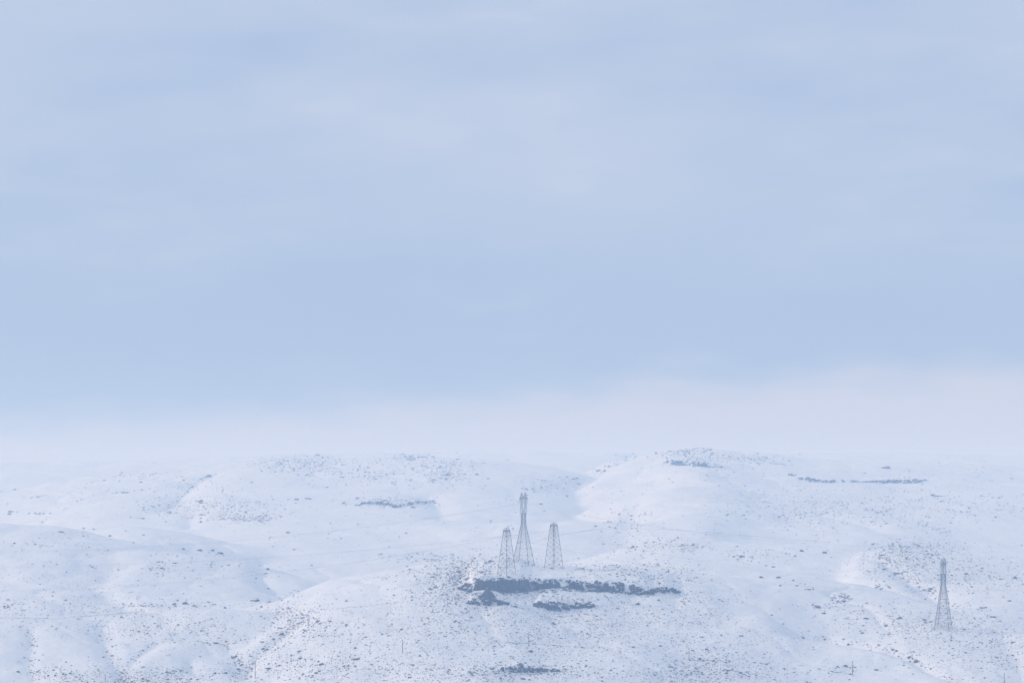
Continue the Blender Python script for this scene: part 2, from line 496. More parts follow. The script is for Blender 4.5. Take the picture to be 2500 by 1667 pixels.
def build_grid(name, X, Y, Z, mat):
    nr, nc = X.shape
    me = bpy.data.meshes.new(name)
    co = np.stack([X, Y, Z], -1).reshape(-1, 3).astype(np.float32)
    idx = np.arange(nr * nc).reshape(nr, nc)
    q = np.stack([idx[:-1, :-1], idx[:-1, 1:], idx[1:, 1:], idx[1:, :-1]], -1).reshape(-1, 4).astype(np.int32)
    me.vertices.add(len(co)); me.vertices.foreach_set('co', co.ravel())
    me.loops.add(q.size); me.loops.foreach_set('vertex_index', q.ravel())
    me.polygons.add(len(q))
    me.polygons.foreach_set('loop_start', np.arange(0, q.size, 4, dtype=np.int32))
    me.polygons.foreach_set('use_smooth', np.ones(len(q), dtype=bool))
    me.update(calc_edges=True)
    me.materials.append(mat)
    o = bpy.data.objects.new(name, me); C.objects.link(o)
    return o
hills = tag(build_grid('hills', XX, YY, ZZ, M_SNOW), 'rolling snow covered hills rising to a pale skyline', 'hills', kind='structure')

# valley floor and the slope the camera stands on, out of the frame
gx = np.linspace(-9500, 9500, 130); gy = np.linspace(-9500, 9500, 130)
GX, GY = np.meshgrid(gx, gy)
R = np.hypot(GX, GY)
GZ = np.where(R < 620, -3.0 - 0.32 * R, -201.4 + 0 * R)
GZ = np.maximum(GZ, -201.4) + 0.0
tag(build_grid('ground', GX, GY, GZ, M_SNOW), 'snowy valley floor below the hills', 'ground', kind='structure')

# ------------------------------------------------------------------ rock shapes
def hull_rock(seed, box=(1, 1, 1), n=15, power=0.55):
    rnd = random.Random(seed)
    bm = bmesh.new()
    for _ in range(n):
        v = Vector((rnd.gauss(0, 1), rnd.gauss(0, 1), rnd.gauss(0, 1))).normalized()
        v = Vector([math.copysign(abs(c) ** power, c) for c in v])
        v *= rnd.uniform(0.75, 1.05) * 0.5
        bm.verts.new((v.x * box[0], v.y * box[1], v.z * box[2]))
    bmesh.ops.convex_hull(bm, input=bm.verts)
    loose = [v for v in bm.verts if not v.link_faces]
    bmesh.ops.delete(bm, geom=loose, context='VERTS')
    bmesh.ops.recalc_face_normals(bm, faces=bm.faces)
    me = bpy.data.meshes.new('rock')
    bm.to_mesh(me); bm.free()
    me.materials.append(M_ROCK)
    return me
ROCKS = [hull_rock(40 + k, random.Random(k).choice([(1, 1, 0.8), (1.25, 0.9, 0.7), (1.1, 1, 0.95), (1.4, 1, 0.6)])) for k in range(14)]
def rock_object(name, p, wid, rnd, parent=None, tall=1.0, mat=None):
    o = bpy.data.objects.new(name, rnd.choice(ROCKS))
    C.objects.link(o)
    o.scale = (wid * rnd.uniform(0.85, 1.15), wid * rnd.uniform(0.8, 1.2), wid * tall * rnd.uniform(0.75, 1.1))
    o.rotation_euler = (rnd.uniform(-0.25, 0.25), rnd.uniform(-0.25, 0.25), rnd.uniform(0, 6.28))
    if parent is not None:
        o.parent = parent
        o.location = Vector(p) - Vector(parent.location)
    else:
        o.location = p
    return o

# ------------------------------------------------------------------ cliffs and outcrops
def rock_face(parent, us, vt, vb, yb, u0, u1, seed, pxstep=1.7):
    """columnar wall standing in front of the step"""
    rnd = random.Random(seed)
    verts, faces = [], []
    uu = np.arange(u0, u1, pxstep)
    rows = 7
    px, py, pz = parent.location
    y_rnd = 0.0; top_j = 0.0; bot_j = 0.0
    for i, u in enumerate(uu):
        y = float(np.interp(u, us, yb)); t = float(np.interp(u, us, vt)); b = float(np.interp(u, us, vb))
        if rnd.random() < 0.45: y_rnd = rnd.uniform(-0.9, 0.25)
        if rnd.random() < 0.35: top_j = rnd.uniform(-2.0, 7.0) if u > 1300 or u < 1175 else rnd.uniform(-1.5, 3.0)
        endf = min(1, (i + 1) / 5.0, (len(uu) - i) / 5.0)
        if rnd.random() < 0.3: bot_j = rnd.uniform(-6.0, 1.5) if u > 1280 else rnd.uniform(-3, 2)
        b = b + bot_j
        t2 = b + (t + 1.0 + top_j - b) * endf
        yf = y - (0.9 if y < 2500 else 7.0) + y_rnd
        for r in range(rows):
            f = r / (rows - 1.0)
            v = b + 3.0 + (t2 - b - 3.0) * f
            yv = yf + 1.3 * f * f + rnd.uniform(-0.12, 0.12)
            verts.append(((u - UC) / FPX * yv - px, yv - py, (VH - v) / FPX * yv - pz))
        yv = yf + 7.0
        verts.append(((u - UC) / FPX * yv - px, yv - py, (VH - t2) / FPX * (yf + 1.3) - 0.1 - pz))
    n = rows + 1
    for i in range(len(uu) - 1):
        for r in range(n - 1):
            a = i * n + r
            faces.append((a, a + n, a + n + 1, a + 1))
    o = mesh_obj('rock_face', verts, faces, M_CLIFF, parent)
    return o

CLIFF_INFO = {
 'main':   ('rock_cliff', 'long dark cliff band along the knoll rim below the pylons', 300, (6, 16)),
 'tail':   ('rock_outcrop', 'broken dark outcrop off the end of the long cliff', 44, (6, 13)),
 'lower':  ('rock_outcrop', 'dark ledge of rock on the slope under the long cliff', 70, (6, 14)),
 'foot':   ('rock_outcrop', 'jumble of dark rocks under the big pointed boulder', 52, (6, 12)),
 'bottom': ('rock_outcrop', 'low dark rock ledge at the bottom edge in the middle', 54, (4, 10)),
 'knob':   ('rock_cliff', 'short hazy blue cliff just under the rounded summit', 64, (4, 9)),
 'scarp':  ('rock_cliff', 'long thin curved scarp of hazy rock on the far slope', 150, (5, 10)),
 'left':   ('rock_outcrop', 'ragged grey rock ledge on the far slope behind the pylons', 70, (4, 9)),
}
for ci, (name, (us, vt, vb, yb)) in enumerate(RIMS.items()):
    oname, label, n, (lo, hi) = CLIFF_INFO[name]
    mid = len(us) // 2
    root = empty(oname, hit(us[mid], vb[mid] + 1))
    tag(root, label, 'cliff' if 'cliff' in oname else 'outcrop')
    rnd = random.Random(500 + ci)
    for si, (u0, u1) in enumerate(SOLID.get(name, [])):
        rock_face(root, us, vt, vb, yb, u0, u1, 900 + ci * 10 + si, 1.7 if name != 'knob' else 2.2)
    for k in range(n):
        u = rnd.uniform(us[0], us[-1])
        inside = any(a < u < b for a, b in SOLID.get(name, []))
        t = float(np.interp(u, us, vt)); b = float(np.interp(u, us, vb))
        f = rnd.choice((rnd.uniform(-0.18, 0.15), rnd.uniform(0.9, 1.2))) if inside else rnd.uniform(-0.1, 1.05)
        if name == 'scarp' and math.sin(u * 0.13) + math.sin(u * 0.047 + 1) > 0.9 and rnd.random() < 0.55: continue
        if name == 'scarp' and 2045 < u < 2080 and rnd.random() < 0.6: continue
        p = hit(u, t + (b - t) * f)
        if p is None: continue
        w = rnd.uniform(lo, hi) * (0.55 if inside else 1.0) * p.y / FPX
        p.y -= (0.25 if p.y < 2500 else 0.8) * w; p.z -= 0.05 * w
        rock_object('rock', p, w, rnd, root, 1.5 if name in ('lower', 'foot', 'bottom', 'tail') else 1.1)

# the great pointed boulder below the cliff
def big_boulder():
    p0 = hit(1190, 1460)
    px = p0.y / FPX
    outline = [(-21, 0), (-23, 2), (-14, 10), (-8, 18), (-3, 25), (1, 26), (6, 20), (13, 15), (19, 6), (21, -2), (19, -4), (0, -3)]
    verts, faces = [], []
    n = len(outline)
    rnd = random.Random(3)
    for k, (dep, sc) in enumerate(((-2.6, 0.90), (-1.4, 1.02), (1.2, 1.0), (4.5, 0.72))):
        for (a, b) in outline:
            j = rnd.uniform(0.95, 1.05)
            verts.append((a * px * sc * j, dep + b * px * 0.25 + rnd.uniform(-0.3, 0.3), (b * sc * j) * px))
    fc = len(verts); verts.append((0.3, -3.0 + 0.5, 8 * px))
    bc = len(verts); verts.append((0, 5.0, 6 * px))
    for k in range(3):
        for i in range(n):
            a = k * n + i; b = k * n + (i + 1) % n
            faces.append((a, b, b + n, a + n))
    for i in range(n):
        faces.append((fc, (i + 1) % n, i)); faces.append((bc, 3 * n + i, 3 * n + (i + 1) % n))
    o = mesh_obj('boulder', verts, faces, M_STEEP)
    bm = bmesh.new(); bm.from_mesh(o.data); bmesh.ops.recalc_face_normals(bm, faces=bm.faces); bm.to_mesh(o.data); bm.free()
    o.location = p0 - Vector((0, -0.5, 0.4))
    tag(o, 'huge pointed dark boulder leaning against the foot of the long cliff', 'boulder')
big_boulder()

# ------------------------------------------------------------------ single boulders (u, v, width in photo pixels, label)
BOULDERS = [
 (148,1299,11,'flat dark rock on pale snow below the boulder row'),
 (205,1290,9,'slanting dark rock on the shaded slope above the lone stone'),
 (35,1327,8,'round dark boulder alone at the far left, mid slope'),
 (219,1381,6,'small dark rock beside the lower power cable, left slope'),
 (445,1340,16,'flat dark boulder starting the rock string on the left hillside'),
 (487,1344,15,'long dark boulder second in the rock string, left hillside'),
 (518,1344,12,'dark boulder third in the rock string, left hillside'),
 (538,1351,13,'lowest dark boulder ending the rock string, left hillside'),
 (326,1325,6,'small dark stone on the pale patch under the shaded slope'),
 (351,1306,7,'dark stone sitting in the blue shaded slope'),
 (386,1372,9,'upper of two dark rocks near the left power cable'),
 (426,1375,9,'lone dark rock left of a thin row of stones'),
 (515,1377,6,'first stone of the thin row by the cable'),
 (558,1380,8,'last stone of the thin row by the cable'),
 (653,1390,11,'dark flat stone on the rim of the snow bowl'),
 (649,1400,7,'smaller stone just under the bowl rim stone'),
 (654,1437,7,'dark stone in the bottom of the snow bowl'),
 (621,1467,22,'long dark ledge stone below the snow bowl'),
 (451,1474,17,'dark sloping stone at the end of the terrace row'),
 (425,1476,11,'dark stone in the middle of the terrace row'),
 (19,1464,9,'dark boulder at the left edge above the gullies'),
 (724,1220,14,'rounded grey boulder on the far left hill, larger of a pair'),
 (752,1218,15,'ragged grey boulder on the far left hill, partner of the round one'),
 (75,1613,9,'dark boulder in the leftmost gully bottom'),
 (135,1649,9,'dark boulder near the bottom left spur foot'),
 (526,1570,11,'dark rock on top of the rounded bottom spur'),
 (548,1643,17,'long dark rock at the foot of the rounded bottom spur'),
 (657,1631,32,'long flat snow topped slab beside a utility pole'),
 (786,1622,16,'rough dark boulder below left of the knoll, bottom slope'),
 (839,1627,9,'dark boulder right of the rough one, bottom slope'),
 (806,1517,9,'dark boulder on the left flank of the knoll'),
 (778,1516,7,'smaller boulder on the left flank of the knoll'),
 (798,1190,8,'small hazy boulder on the far dome slope'),
 (305,1203,17,'thin grey ledge stone on the far left hill'),
 (350,1240,7,'small grey stone where the far hills meet, left'),
 (980,1537,9,'dark boulder above the left middle utility pole'),
 (1017,1569,8,'dark boulder just right of the left middle utility pole'),
 (871,1609,19,'long dark boulder on the lower slope below a utility pole'),
 (1008,1623,10,'dark boulder low on the slope, left of the bottom ledge'),
 (1000,1654,12,'flat dark stone at the bottom edge, left of centre'),
 (1258,1481,12,'lone dark boulder between the two ledges under the cliff'),
 (1150,1507,8,'dark rock low under the rock jumble'),
 (1427,1259,5,'tiny grey stone on the far slope right of the tall pylon'),
 (1301,1378,7,'dark stone at the foot of the tall pylon'),
 (1556,1475,14,'dark rock on clean snow under the end of the cliff'),
 (1508,1485,8,'small dark rock on clean snow, left of a larger one'),
 (1369,1505,8,'first dark stone in the short row under the ledge'),
 (1395,1503,6,'second dark stone in the short row under the ledge'),
 (1431,1499,6,'third dark stone in the short row under the ledge'),
 (1438,1470,10,'dark boulder at the tip of the rock ledge under the cliff'),
 (1791,1359,9,'left dark boulder of a pair on the middle right slope'),
 (1811,1359,13,'right dark boulder of a pair on the middle right slope'),
 (1870,1381,7,'small dark stone uphill of the boulder trio'),
 (1889,1384,10,'dark boulder uphill of the boulder trio'),
 (1900,1410,12,'biggest dark boulder of the trio on the smooth snow'),
 (1936,1417,10,'dark boulder right of the biggest one, smooth snow'),
 (1945,1430,8,'lowest dark boulder of the trio on the smooth snow'),
 (1858,1410,11,'slanting dark rock left of the boulder trio'),
 (1905,1430,8,'small dark rock just below the boulder trio'),
 (2105,1545,11,'dark boulder on smooth snow left of the near pylon'),
 (1809,1552,10,'dark boulder alone on lower snow right of the cliff'),
 (1714,1555,9,'dark boulder alone near the utility pole, lower right'),
 (1725,1585,9,'small dark rock right of a utility pole'),
 (1773,1611,6,'small dark stone along the rocky line, lower right'),
 (2219,1605,11,'dark boulder in the diagonal rocky line, lower right'),
 (2189,1589,9,'dark boulder higher up the diagonal rocky line'),
 (2116,1510,14,'dark rough rock on the slope below the round rock patch'),
 (2416,1563,6,'small dark stone right of the near pylon'),
 (2472,1600,8,'dark stone near the right edge below the pylon'),
 (2152,1355,14,'dark rock at the head of the right hand gully'),
 (2189,1401,20,'dark rocks blocking the right hand gully halfway'),
 (2273,1438,13,'dark sloping rock by the near pylon, gully side'),
 (1957,1346,13,'dark rock on the crest left of the gully'),
 (2013,1350,13,'slanting dark rock on the crest nearer the gully'),
 (2286,1211,27,'hazy grey ledge below the far scarp, right side'),
 (2163,1143,26,'hazy grey ledge above the far scarp'),
 (2464,1467,12,'dark rock on the sunny slope at the right edge'),
 (2400,1484,17,'flat dark rock along the right hand crest'),
 (2423,1506,14,'dark rock below the crest, far right'),
 (2019,1252,8,'small grey rock on the broad far slope'),
]
MANUAL = []
rnd = random.Random(77)
for (u, v, w, label) in BOULDERS:
    p = hit(u, v)
    if p is None: continue
    wid = w * p.y / FPX * 0.95
    o = rock_object('boulder', p, wid, rnd, None, 1.0)
    o.rotation_euler = (rnd.uniform(-0.12, 0.12), rnd.uniform(-0.12, 0.12), rnd.uniform(-0.35, 0.35))
    tall = 0.62 if w > 13 else 0.85
    if w > 26: tall = 0.28
    o.scale = (wid, wid * 0.6, wid * tall)
    o.location.z += wid * tall * 0.10
    tag(o, label, 'boulder', 'boulders scattered over the snow')

# clusters in which every rock is one object (centre, radii, count, sizes, label, group)
CLUSTERS = [
 (30,1252,18,4,10,(4,9),'dark boulder in the row on the left ridge crest','boulder row on the left crest'),
 (95,1254,32,2,10,(4,9),'dark boulder in the second crest row, nearer the shaded slope','second boulder row on the left crest'),
 (100,1275,8,4,4,(3,6),'small rock just under the left crest boulder rows','rocks under the left crest'),
 (112,1332,22,1.5,6,(3,6),'small rock in the short straight row on the left slope','short rock row on the left slope'),
 (2054,1459,26,12,46,(3.5,8.5),'dark rock in the round rock patch on open snow','round rock patch'),
 (2156,1433,20,8,18,(3,8),'dark rock in the loose group above the round patch','loose rock group'),
 (1975,1437,15,4,9,(3,7),'dark rock in the small group under the boulder trio','small rock group on smooth snow'),
 (2264,1519,15,4,14,(3,6),'dark rock in the pile at the foot of the near pylon','rock pile by the near pylon'),
 (1200,1340,55,3,22,(2.5,6),'dark stone along the knoll crest behind the pylons','stones on the knoll crest'),
 (1450,1378,90,2.5,26,(2.5,6),'dark stone along the knoll crest right of the tall pylon','stones on the right knoll crest'),
 (1520,1392,60,12,44,(2.5,6.5),'dark rock strewn on the snow above the cliff end','rocks above the cliff end'),
 (1125,1418,32,16,60,(2.5,6.5),'dark rock in the boulder field left of the cliff','boulder field left of the cliff'),
 (720,1448,14,9,10,(3,6.5),'dark rock in the cluster on the lit side of the snow bowl','rocks beside the snow bowl'),
 (1690,1097,60,6,40,(3.5,8),'hazy rock on the rounded far summit','rocks on the far summit'),
]
for ci, (u, v, ru, rv, n, (lo, hi), label, group) in enumerate(CLUSTERS):
    rnd = random.Random(1000 + ci)
    for k in range(n):
        a = rnd.uniform(0, 6.283); q = math.sqrt(rnd.random())
        p = hit(u + ru * q * math.cos(a), v + rv * q * math.sin(a))
        if p is None: continue
        w = (lo + (hi - lo) * rnd.random() ** 1.7) * p.y / FPX
        o = rock_object('boulder', p + Vector((0, 0, 0.08 * w)), w, rnd, None, 0.8)
        tag(o, label, 'boulder', group)

# ------------------------------------------------------------------ scrub and small stones, beyond counting
PATCHES = [  # u, v, ru, rv, count, size
 (720,1128,80,16,330,2.3),(790,1142,60,20,180,2.2),(1000,1115,34,6,100,2.3),(900,1160,60,15,200,2.2),(1085,1155,55,20,300,2.3),
 (1060,1130,120,15,150,2),(960,1226,60,9,220,2.2),(600,1235,80,16,220,2.0),(610,1265,60,8,180,2.4),(560,1250,60,20,200,2.1),(420,1240,60,15,220,2.0),
 (350,1160,60,8,100,1.8),(480,1190,80,20,180,1.8),(200,1210,100,25,140,1.8),(1345,1182,60,14,200,2),(1660,1105,60,12,260,2.2),(1800,1118,90,10,200,2.0),
 (1740,1145,120,30,160,1.8),(1960,1250,120,30,420,1.9),(2110,1240,150,30,420,1.9),(2260,1250,100,30,220,1.8),(2300,1170,140,35,220,1.8),(2420,1240,80,20,160,2),(1830,1230,100,25,240,1.8),
 (2250,1385,70,38,800,2.3),(2215,1345,60,18,300,2.2),(2420,1415,80,26,420,2.2),(2160,1368,60,25,240,2.2),(2340,1370,90,30,200,2),
 (1680,1335,40,10,180,2.2),(1590,1330,70,20,260,2),(1540,1270,50,18,200,2),(1850,1355,60,12,150,2.3),
 (1150,1395,60,28,420,2.6),(1090,1425,60,35,500,2.5),(1200,1372,90,14,240,2.2),(1040,1362,60,8,60,3.2),(1500,1392,90,20,240,2.4),(1620,1405,70,22,300,2.4),
 (1340,1510,190,45,2100,1.9),(1280,1455,150,22,700,2.0),(1110,1470,80,50,700,2.2),(1450,1555,210,50,1100,1.8),(1250,1590,170,45,900,1.9),
 (1280,1642,130,14,500,2.6),(1290,1635,80,8,160,3.4),(950,1540,150,60,700,1.9),(900,1610,160,50,700,2.0),(740,1530,60,30,420,2.4),(780,1640,90,30,500,2.4),
 (700,1500,40,14,180,2.4),(560,1390,90,30,130,2.3),(390,1390,20,12,30,3),(380,1360,120,40,120,2),(110,1340,120,50,200,2.2),(160,1420,160,35,260,2.1),(280,1480,160,18,240,2.3),(420,1478,110,4,60,3),
 (30,1488,34,14,70,2.8),(290,1525,110,30,340,2.1),(400,1545,80,30,220,2.1),(500,1535,90,30,300,2.1),(310,1650,110,20,420,2.4),(420,1655,90,18,300,2.4),(120,1640,40,10,60,3.2),(180,1655,60,15,140,2),
 (680,1470,60,12,100,2.4),(60,1540,50,40,100,2),(1800,1560,140,40,200,1.9),(1720,1640,90,24,600,2.5),(1850,1640,100,24,400,2.1),(1700,1600,80,25,220,2),
 (2110,1505,110,26,220,2.2),(2230,1530,90,30,420,2.2),(2380,1540,100,40,600,2.0),(2450,1600,70,40,420,2),(2260,1600,120,40,240,1.9),(2020,1480,60,8,40,3),(1680,1460,70,20,160,1.9),(1700,1480,90,40,200,1.8),(1650,1540,120,40,400,1.8),
 (2050,1635,60,8,60,2.6),(1600,1650,120,16,300,2.2),(1050,1640,150,20,400,2.2),(640,1620,60,30,200,2.2),(560,1640,60,18,120,2.2),
]
LINES = [  # strings of stones: points, spread, count, size
 ([(412,1241),(450,1205),(486,1170),(524,1157)],2,90,2.2),([(0,1507),(140,1510),(360,1491)],1.2,60,2.2),
 ([(300,1478),(400,1477),(520,1470)],2.5,60,3.0),([(748,1503),(704,1540),(655,1574),(629,1597),(600,1650)],8,260,2.6),
 ([(545,1566),(575,1596),(590,1622),(597,1655)],7,160,2.7),([(252,1520),(264,1575),(276,1605),(300,1640),(312,1667)],10,260,2.6),
 ([(78,1530),(74,1590),(72,1620),(84,1667)],7,110,2.6),([(320,1612),(345,1590),(385,1568)],5,70,2.4),
 ([(1930,1545),(2062,1567),(2155,1582),(2220,1604),(2268,1634),(2360,1667)],6,260,2.8),([(1208,1567),(1287,1570),(1400,1578),(1450,1582)],2,80,2.6),
 ([(1108,1650),(1160,1647),(1215,1643)],1.5,50,2.4),([(2140,1352),(2168,1372),(2205,1402),(2245,1432),(2290,1460),(2340,1480),(2430,1500)],8,300,2.8),
 ([(1680,1610),(1730,1612),(1790,1614)],2,50,2.6),([(2020,1638),(2080,1646)],2,30,3),([(1760,1117),(1850,1122),(1920,1135)],3,110,2.3),
 ([(1550,1110),(1500,1130),(1430,1163),(1370,1180)],6,130,2.3),([(1200,1395),(1020,1400),(930,1408),(850,1420)],5,110,2.4),([(2120,1245),(2240,1280),(2320,1302)],5,120,2.3),
 ([(1020,1350),(1080,1356),(1090,1366)],6,30,3.6),([(40,1215),(75,1214),(120,1210)],2,30,2.6),([(650,1640),(720,1628),(760,1625)],3,60,2.4),
]
def scrub():
    rs = np.random.RandomState(5)
    samples = []
    for (u, v, ru, rv, n, sz) in PATCHES:
        n = int(n * 2.4)
        uu = u + rs.normal(0, 0.85, n) * ru; vv = v + rs.normal(0, 0.85, n) * rv
        samples += [(a, b, sz) for a, b in zip(uu, vv)]
    for pts, spread, n, sz in LINES:
        for _ in range(n):
            k = rs.randint(len(pts) - 1); f = rs.rand()
            samples.append((pts[k][0] + (pts[k + 1][0] - pts[k][0]) * f + rs.normal(0, spread),
                            pts[k][1] + (pts[k + 1][1] - pts[k][1]) * f + rs.normal(0, spread * 0.7), sz))
    n = 34000
    uu = rs.uniform(-500, 3000, n); vv = rs.uniform(1115, 1740, n)
    dens = fbm(uu / 110.0, vv / 45.0, 55, 3) + 0.5
    keep = rs.rand(n) < np.clip((dens - 0.42) * 2.8, 0.03, 1)
    samples += [(a, b, 1.7) for a, b in zip(uu[keep], vv[keep])]
    base = np.array([(1, 0, 0), (0, 1, 0), (-1, 0, 0), (0, -1, 0), (0.12, 0.1, 1), (0, 0, -0.8)], float)
    tri = np.array([(0, 1, 4), (1, 2, 4), (2, 3, 4), (3, 0, 4), (1, 0, 5), (2, 1, 5), (3, 2, 5), (0, 3, 5)])
    V, F = [], []
    for (u, v, sz) in samples:
        p = CAST.hit(u, v)
        if p is None or p.y > 5600: continue
        w = sz * min(3.0, (0.355 if p.y < 2600 else 0.42) * math.exp(rs.normal(0, 0.58))) * p.y / FPX
        
        a = rs.uniform(0, 6.28)
        b = base * (1 + rs.uniform(-0.3, 0.3, (6, 1)))
        ca, sa = math.cos(a), math.sin(a)
        q = np.stack([(b[:, 0] * ca - b[:, 1] * sa) * w * 1.15, (b[:, 0] * sa + b[:, 1] * ca) * w, b[:, 2] * w * rs.uniform(0.6, 1.1)], -1)
        q += (p.x, p.y, p.z + 0.1 * w)
        F.append(tri + 6 * len(V)); V.append(q)
    V = np.concatenate(V); F = np.concatenate(F)
    me = bpy.data.meshes.new('scrub')
    me.vertices.add(len(V)); me.vertices.foreach_set('co', V.astype(np.float32).ravel())
    me.loops.add(F.size); me.loops.foreach_set('vertex_index', F.astype(np.int32).ravel())
    me.polygons.add(len(F)); me.polygons.foreach_set('loop_start', np.arange(0, F.size, 3, dtype=np.int32))
    me.update(calc_edges=True)
    me.materials.append(M_SCRUB)
    o = bpy.data.objects.new('scrub', me); C.objects.link(o)
    tag(o, 'small dark scrub and stones speckling the snowy slopes', 'scrub', kind='stuff')
    print('scrub pieces', len(V) // 6)
scrub()

# ------------------------------------------------------------------ tracks trodden across the hills
def track(pts, wid, label):
    P = []
    for (u0, v0), (u1, v1) in zip(pts[:-1], pts[1:]):
        m = max(2, int(math.hypot(u1 - u0, v1 - v0) / 6))
        for k in range(m):
            p = hit(u0 + (u1 - u0) * k / m, v0 + (v1 - v0) * k / m + 0.4 * math.sin(0.05 * (u0 + (u1 - u0) * k / m)))
            if p: P.append(p)
    V, F = [], []
    for i, p in enumerate(P):
        a = P[max(0, i - 1)]; b = P[min(len(P) - 1, i + 1)]
        d = Vector((b.x - a.x, b.y - a.y, 0))
        if d.length < 1e-6: d = Vector((1, 0, 0))
        nrm = Vector((-d.y, d.x, 0)).normalized() * wid * 0.5
        for sgn in (1, 0, -1):
            x, y = p.x + sgn * nrm.x, p.y + sgn * nrm.y
            V.append((x, y, ground(x, y) + 0.09 - (0.05 if sgn else 0)))
        if i and (P[i] - P[i - 1]).length < 60:
            o = 3 * i
            F += [(o - 3, o, o + 1, o - 2), (o - 2, o + 1, o + 2, o - 1)]
    o = mesh_obj('track', V, F, M_TRACK)
    tag(o, label, 'track', kind='structure')
track([(1294,1327),(1332,1314),(1382,1303),(1450,1292),(1540,1289),(1650,1293),(1750,1301),(1900,1314),(2030,1324)], 2.2, 'faint track curving over the slope behind the pylons')
track([(0,1507),(140,1510),(250,1500),(360,1491)], 1.5, 'faint track along the terrace at lower left')
track([(820,1486),(900,1478),(980,1468)], 1.4, 'faint track on the left flank of the knoll')
track([(1208,1567),(1287,1570),(1400,1578)], 1.2, 'faint track by the middle utility pole')

# ------------------------------------------------------------------ pylons
def bar(V, F, a, b, r):
    a = Vector(a); b = Vector(b)
    d = (b - a)
    if d.length < 1e-5: return
    d.normalize()
    up = Vector((0, 0, 1)) if abs(d.z) < 0.9 else Vector((1, 0, 0))
    x = d.cross(up).normalized() * r; y = d.cross(x).normalized() * r
    n = len(V)
    for c in (a, b):
        V.extend([c + x + y, c - x + y, c - x - y, c + x - y])
    for k in range(4):
        F.append((n + k, n + (k + 1) % 4, n + 4 + (k + 1) % 4, n + 4 + k))
    F.append((n + 3, n + 2, n + 1, n)); F.append((n + 4, n + 5, n + 6, n + 7))

def part(name, bars, parent, mat=None):
    V, F = [], []
    for a, b, r in bars: bar(V, F, a, b, r)
    return mesh_obj(name, V, F, mat or M_STEEL, parent)

def footing(root, x, y, wz):
    """ground height under a leg, in the pylon's own space"""
    w = root.matrix_world @ Vector((x, y, 0))
    return wz(w.x, w.y) - root.location.z

def insulator(root, top, length):
    V, F = [], []
    n = 6
    prof = [(0.04, 0)]
    k = 0.0
    while k < length - 0.2:
        prof += [(0.05, k), (0.16, k + 0.08), (0.05, k + 0.18)]; k += 0.26
    prof.append((0.04, length))
    for (r, z) in prof:
        for j in range(n):
            V.append((top[0] + r * math.cos(6.283 * j / n), top[1] + r * math.sin(6.283 * j / n), top[2] - z))
    for i in range(len(prof) - 1):
        for j in range(n):
            F.append((i * n + j, i * n + (j + 1) % n, (i + 1) * n + (j + 1) % n, (i + 1) * n + j))
    return mesh_obj('insulator', V, F, M_GLASS, root)

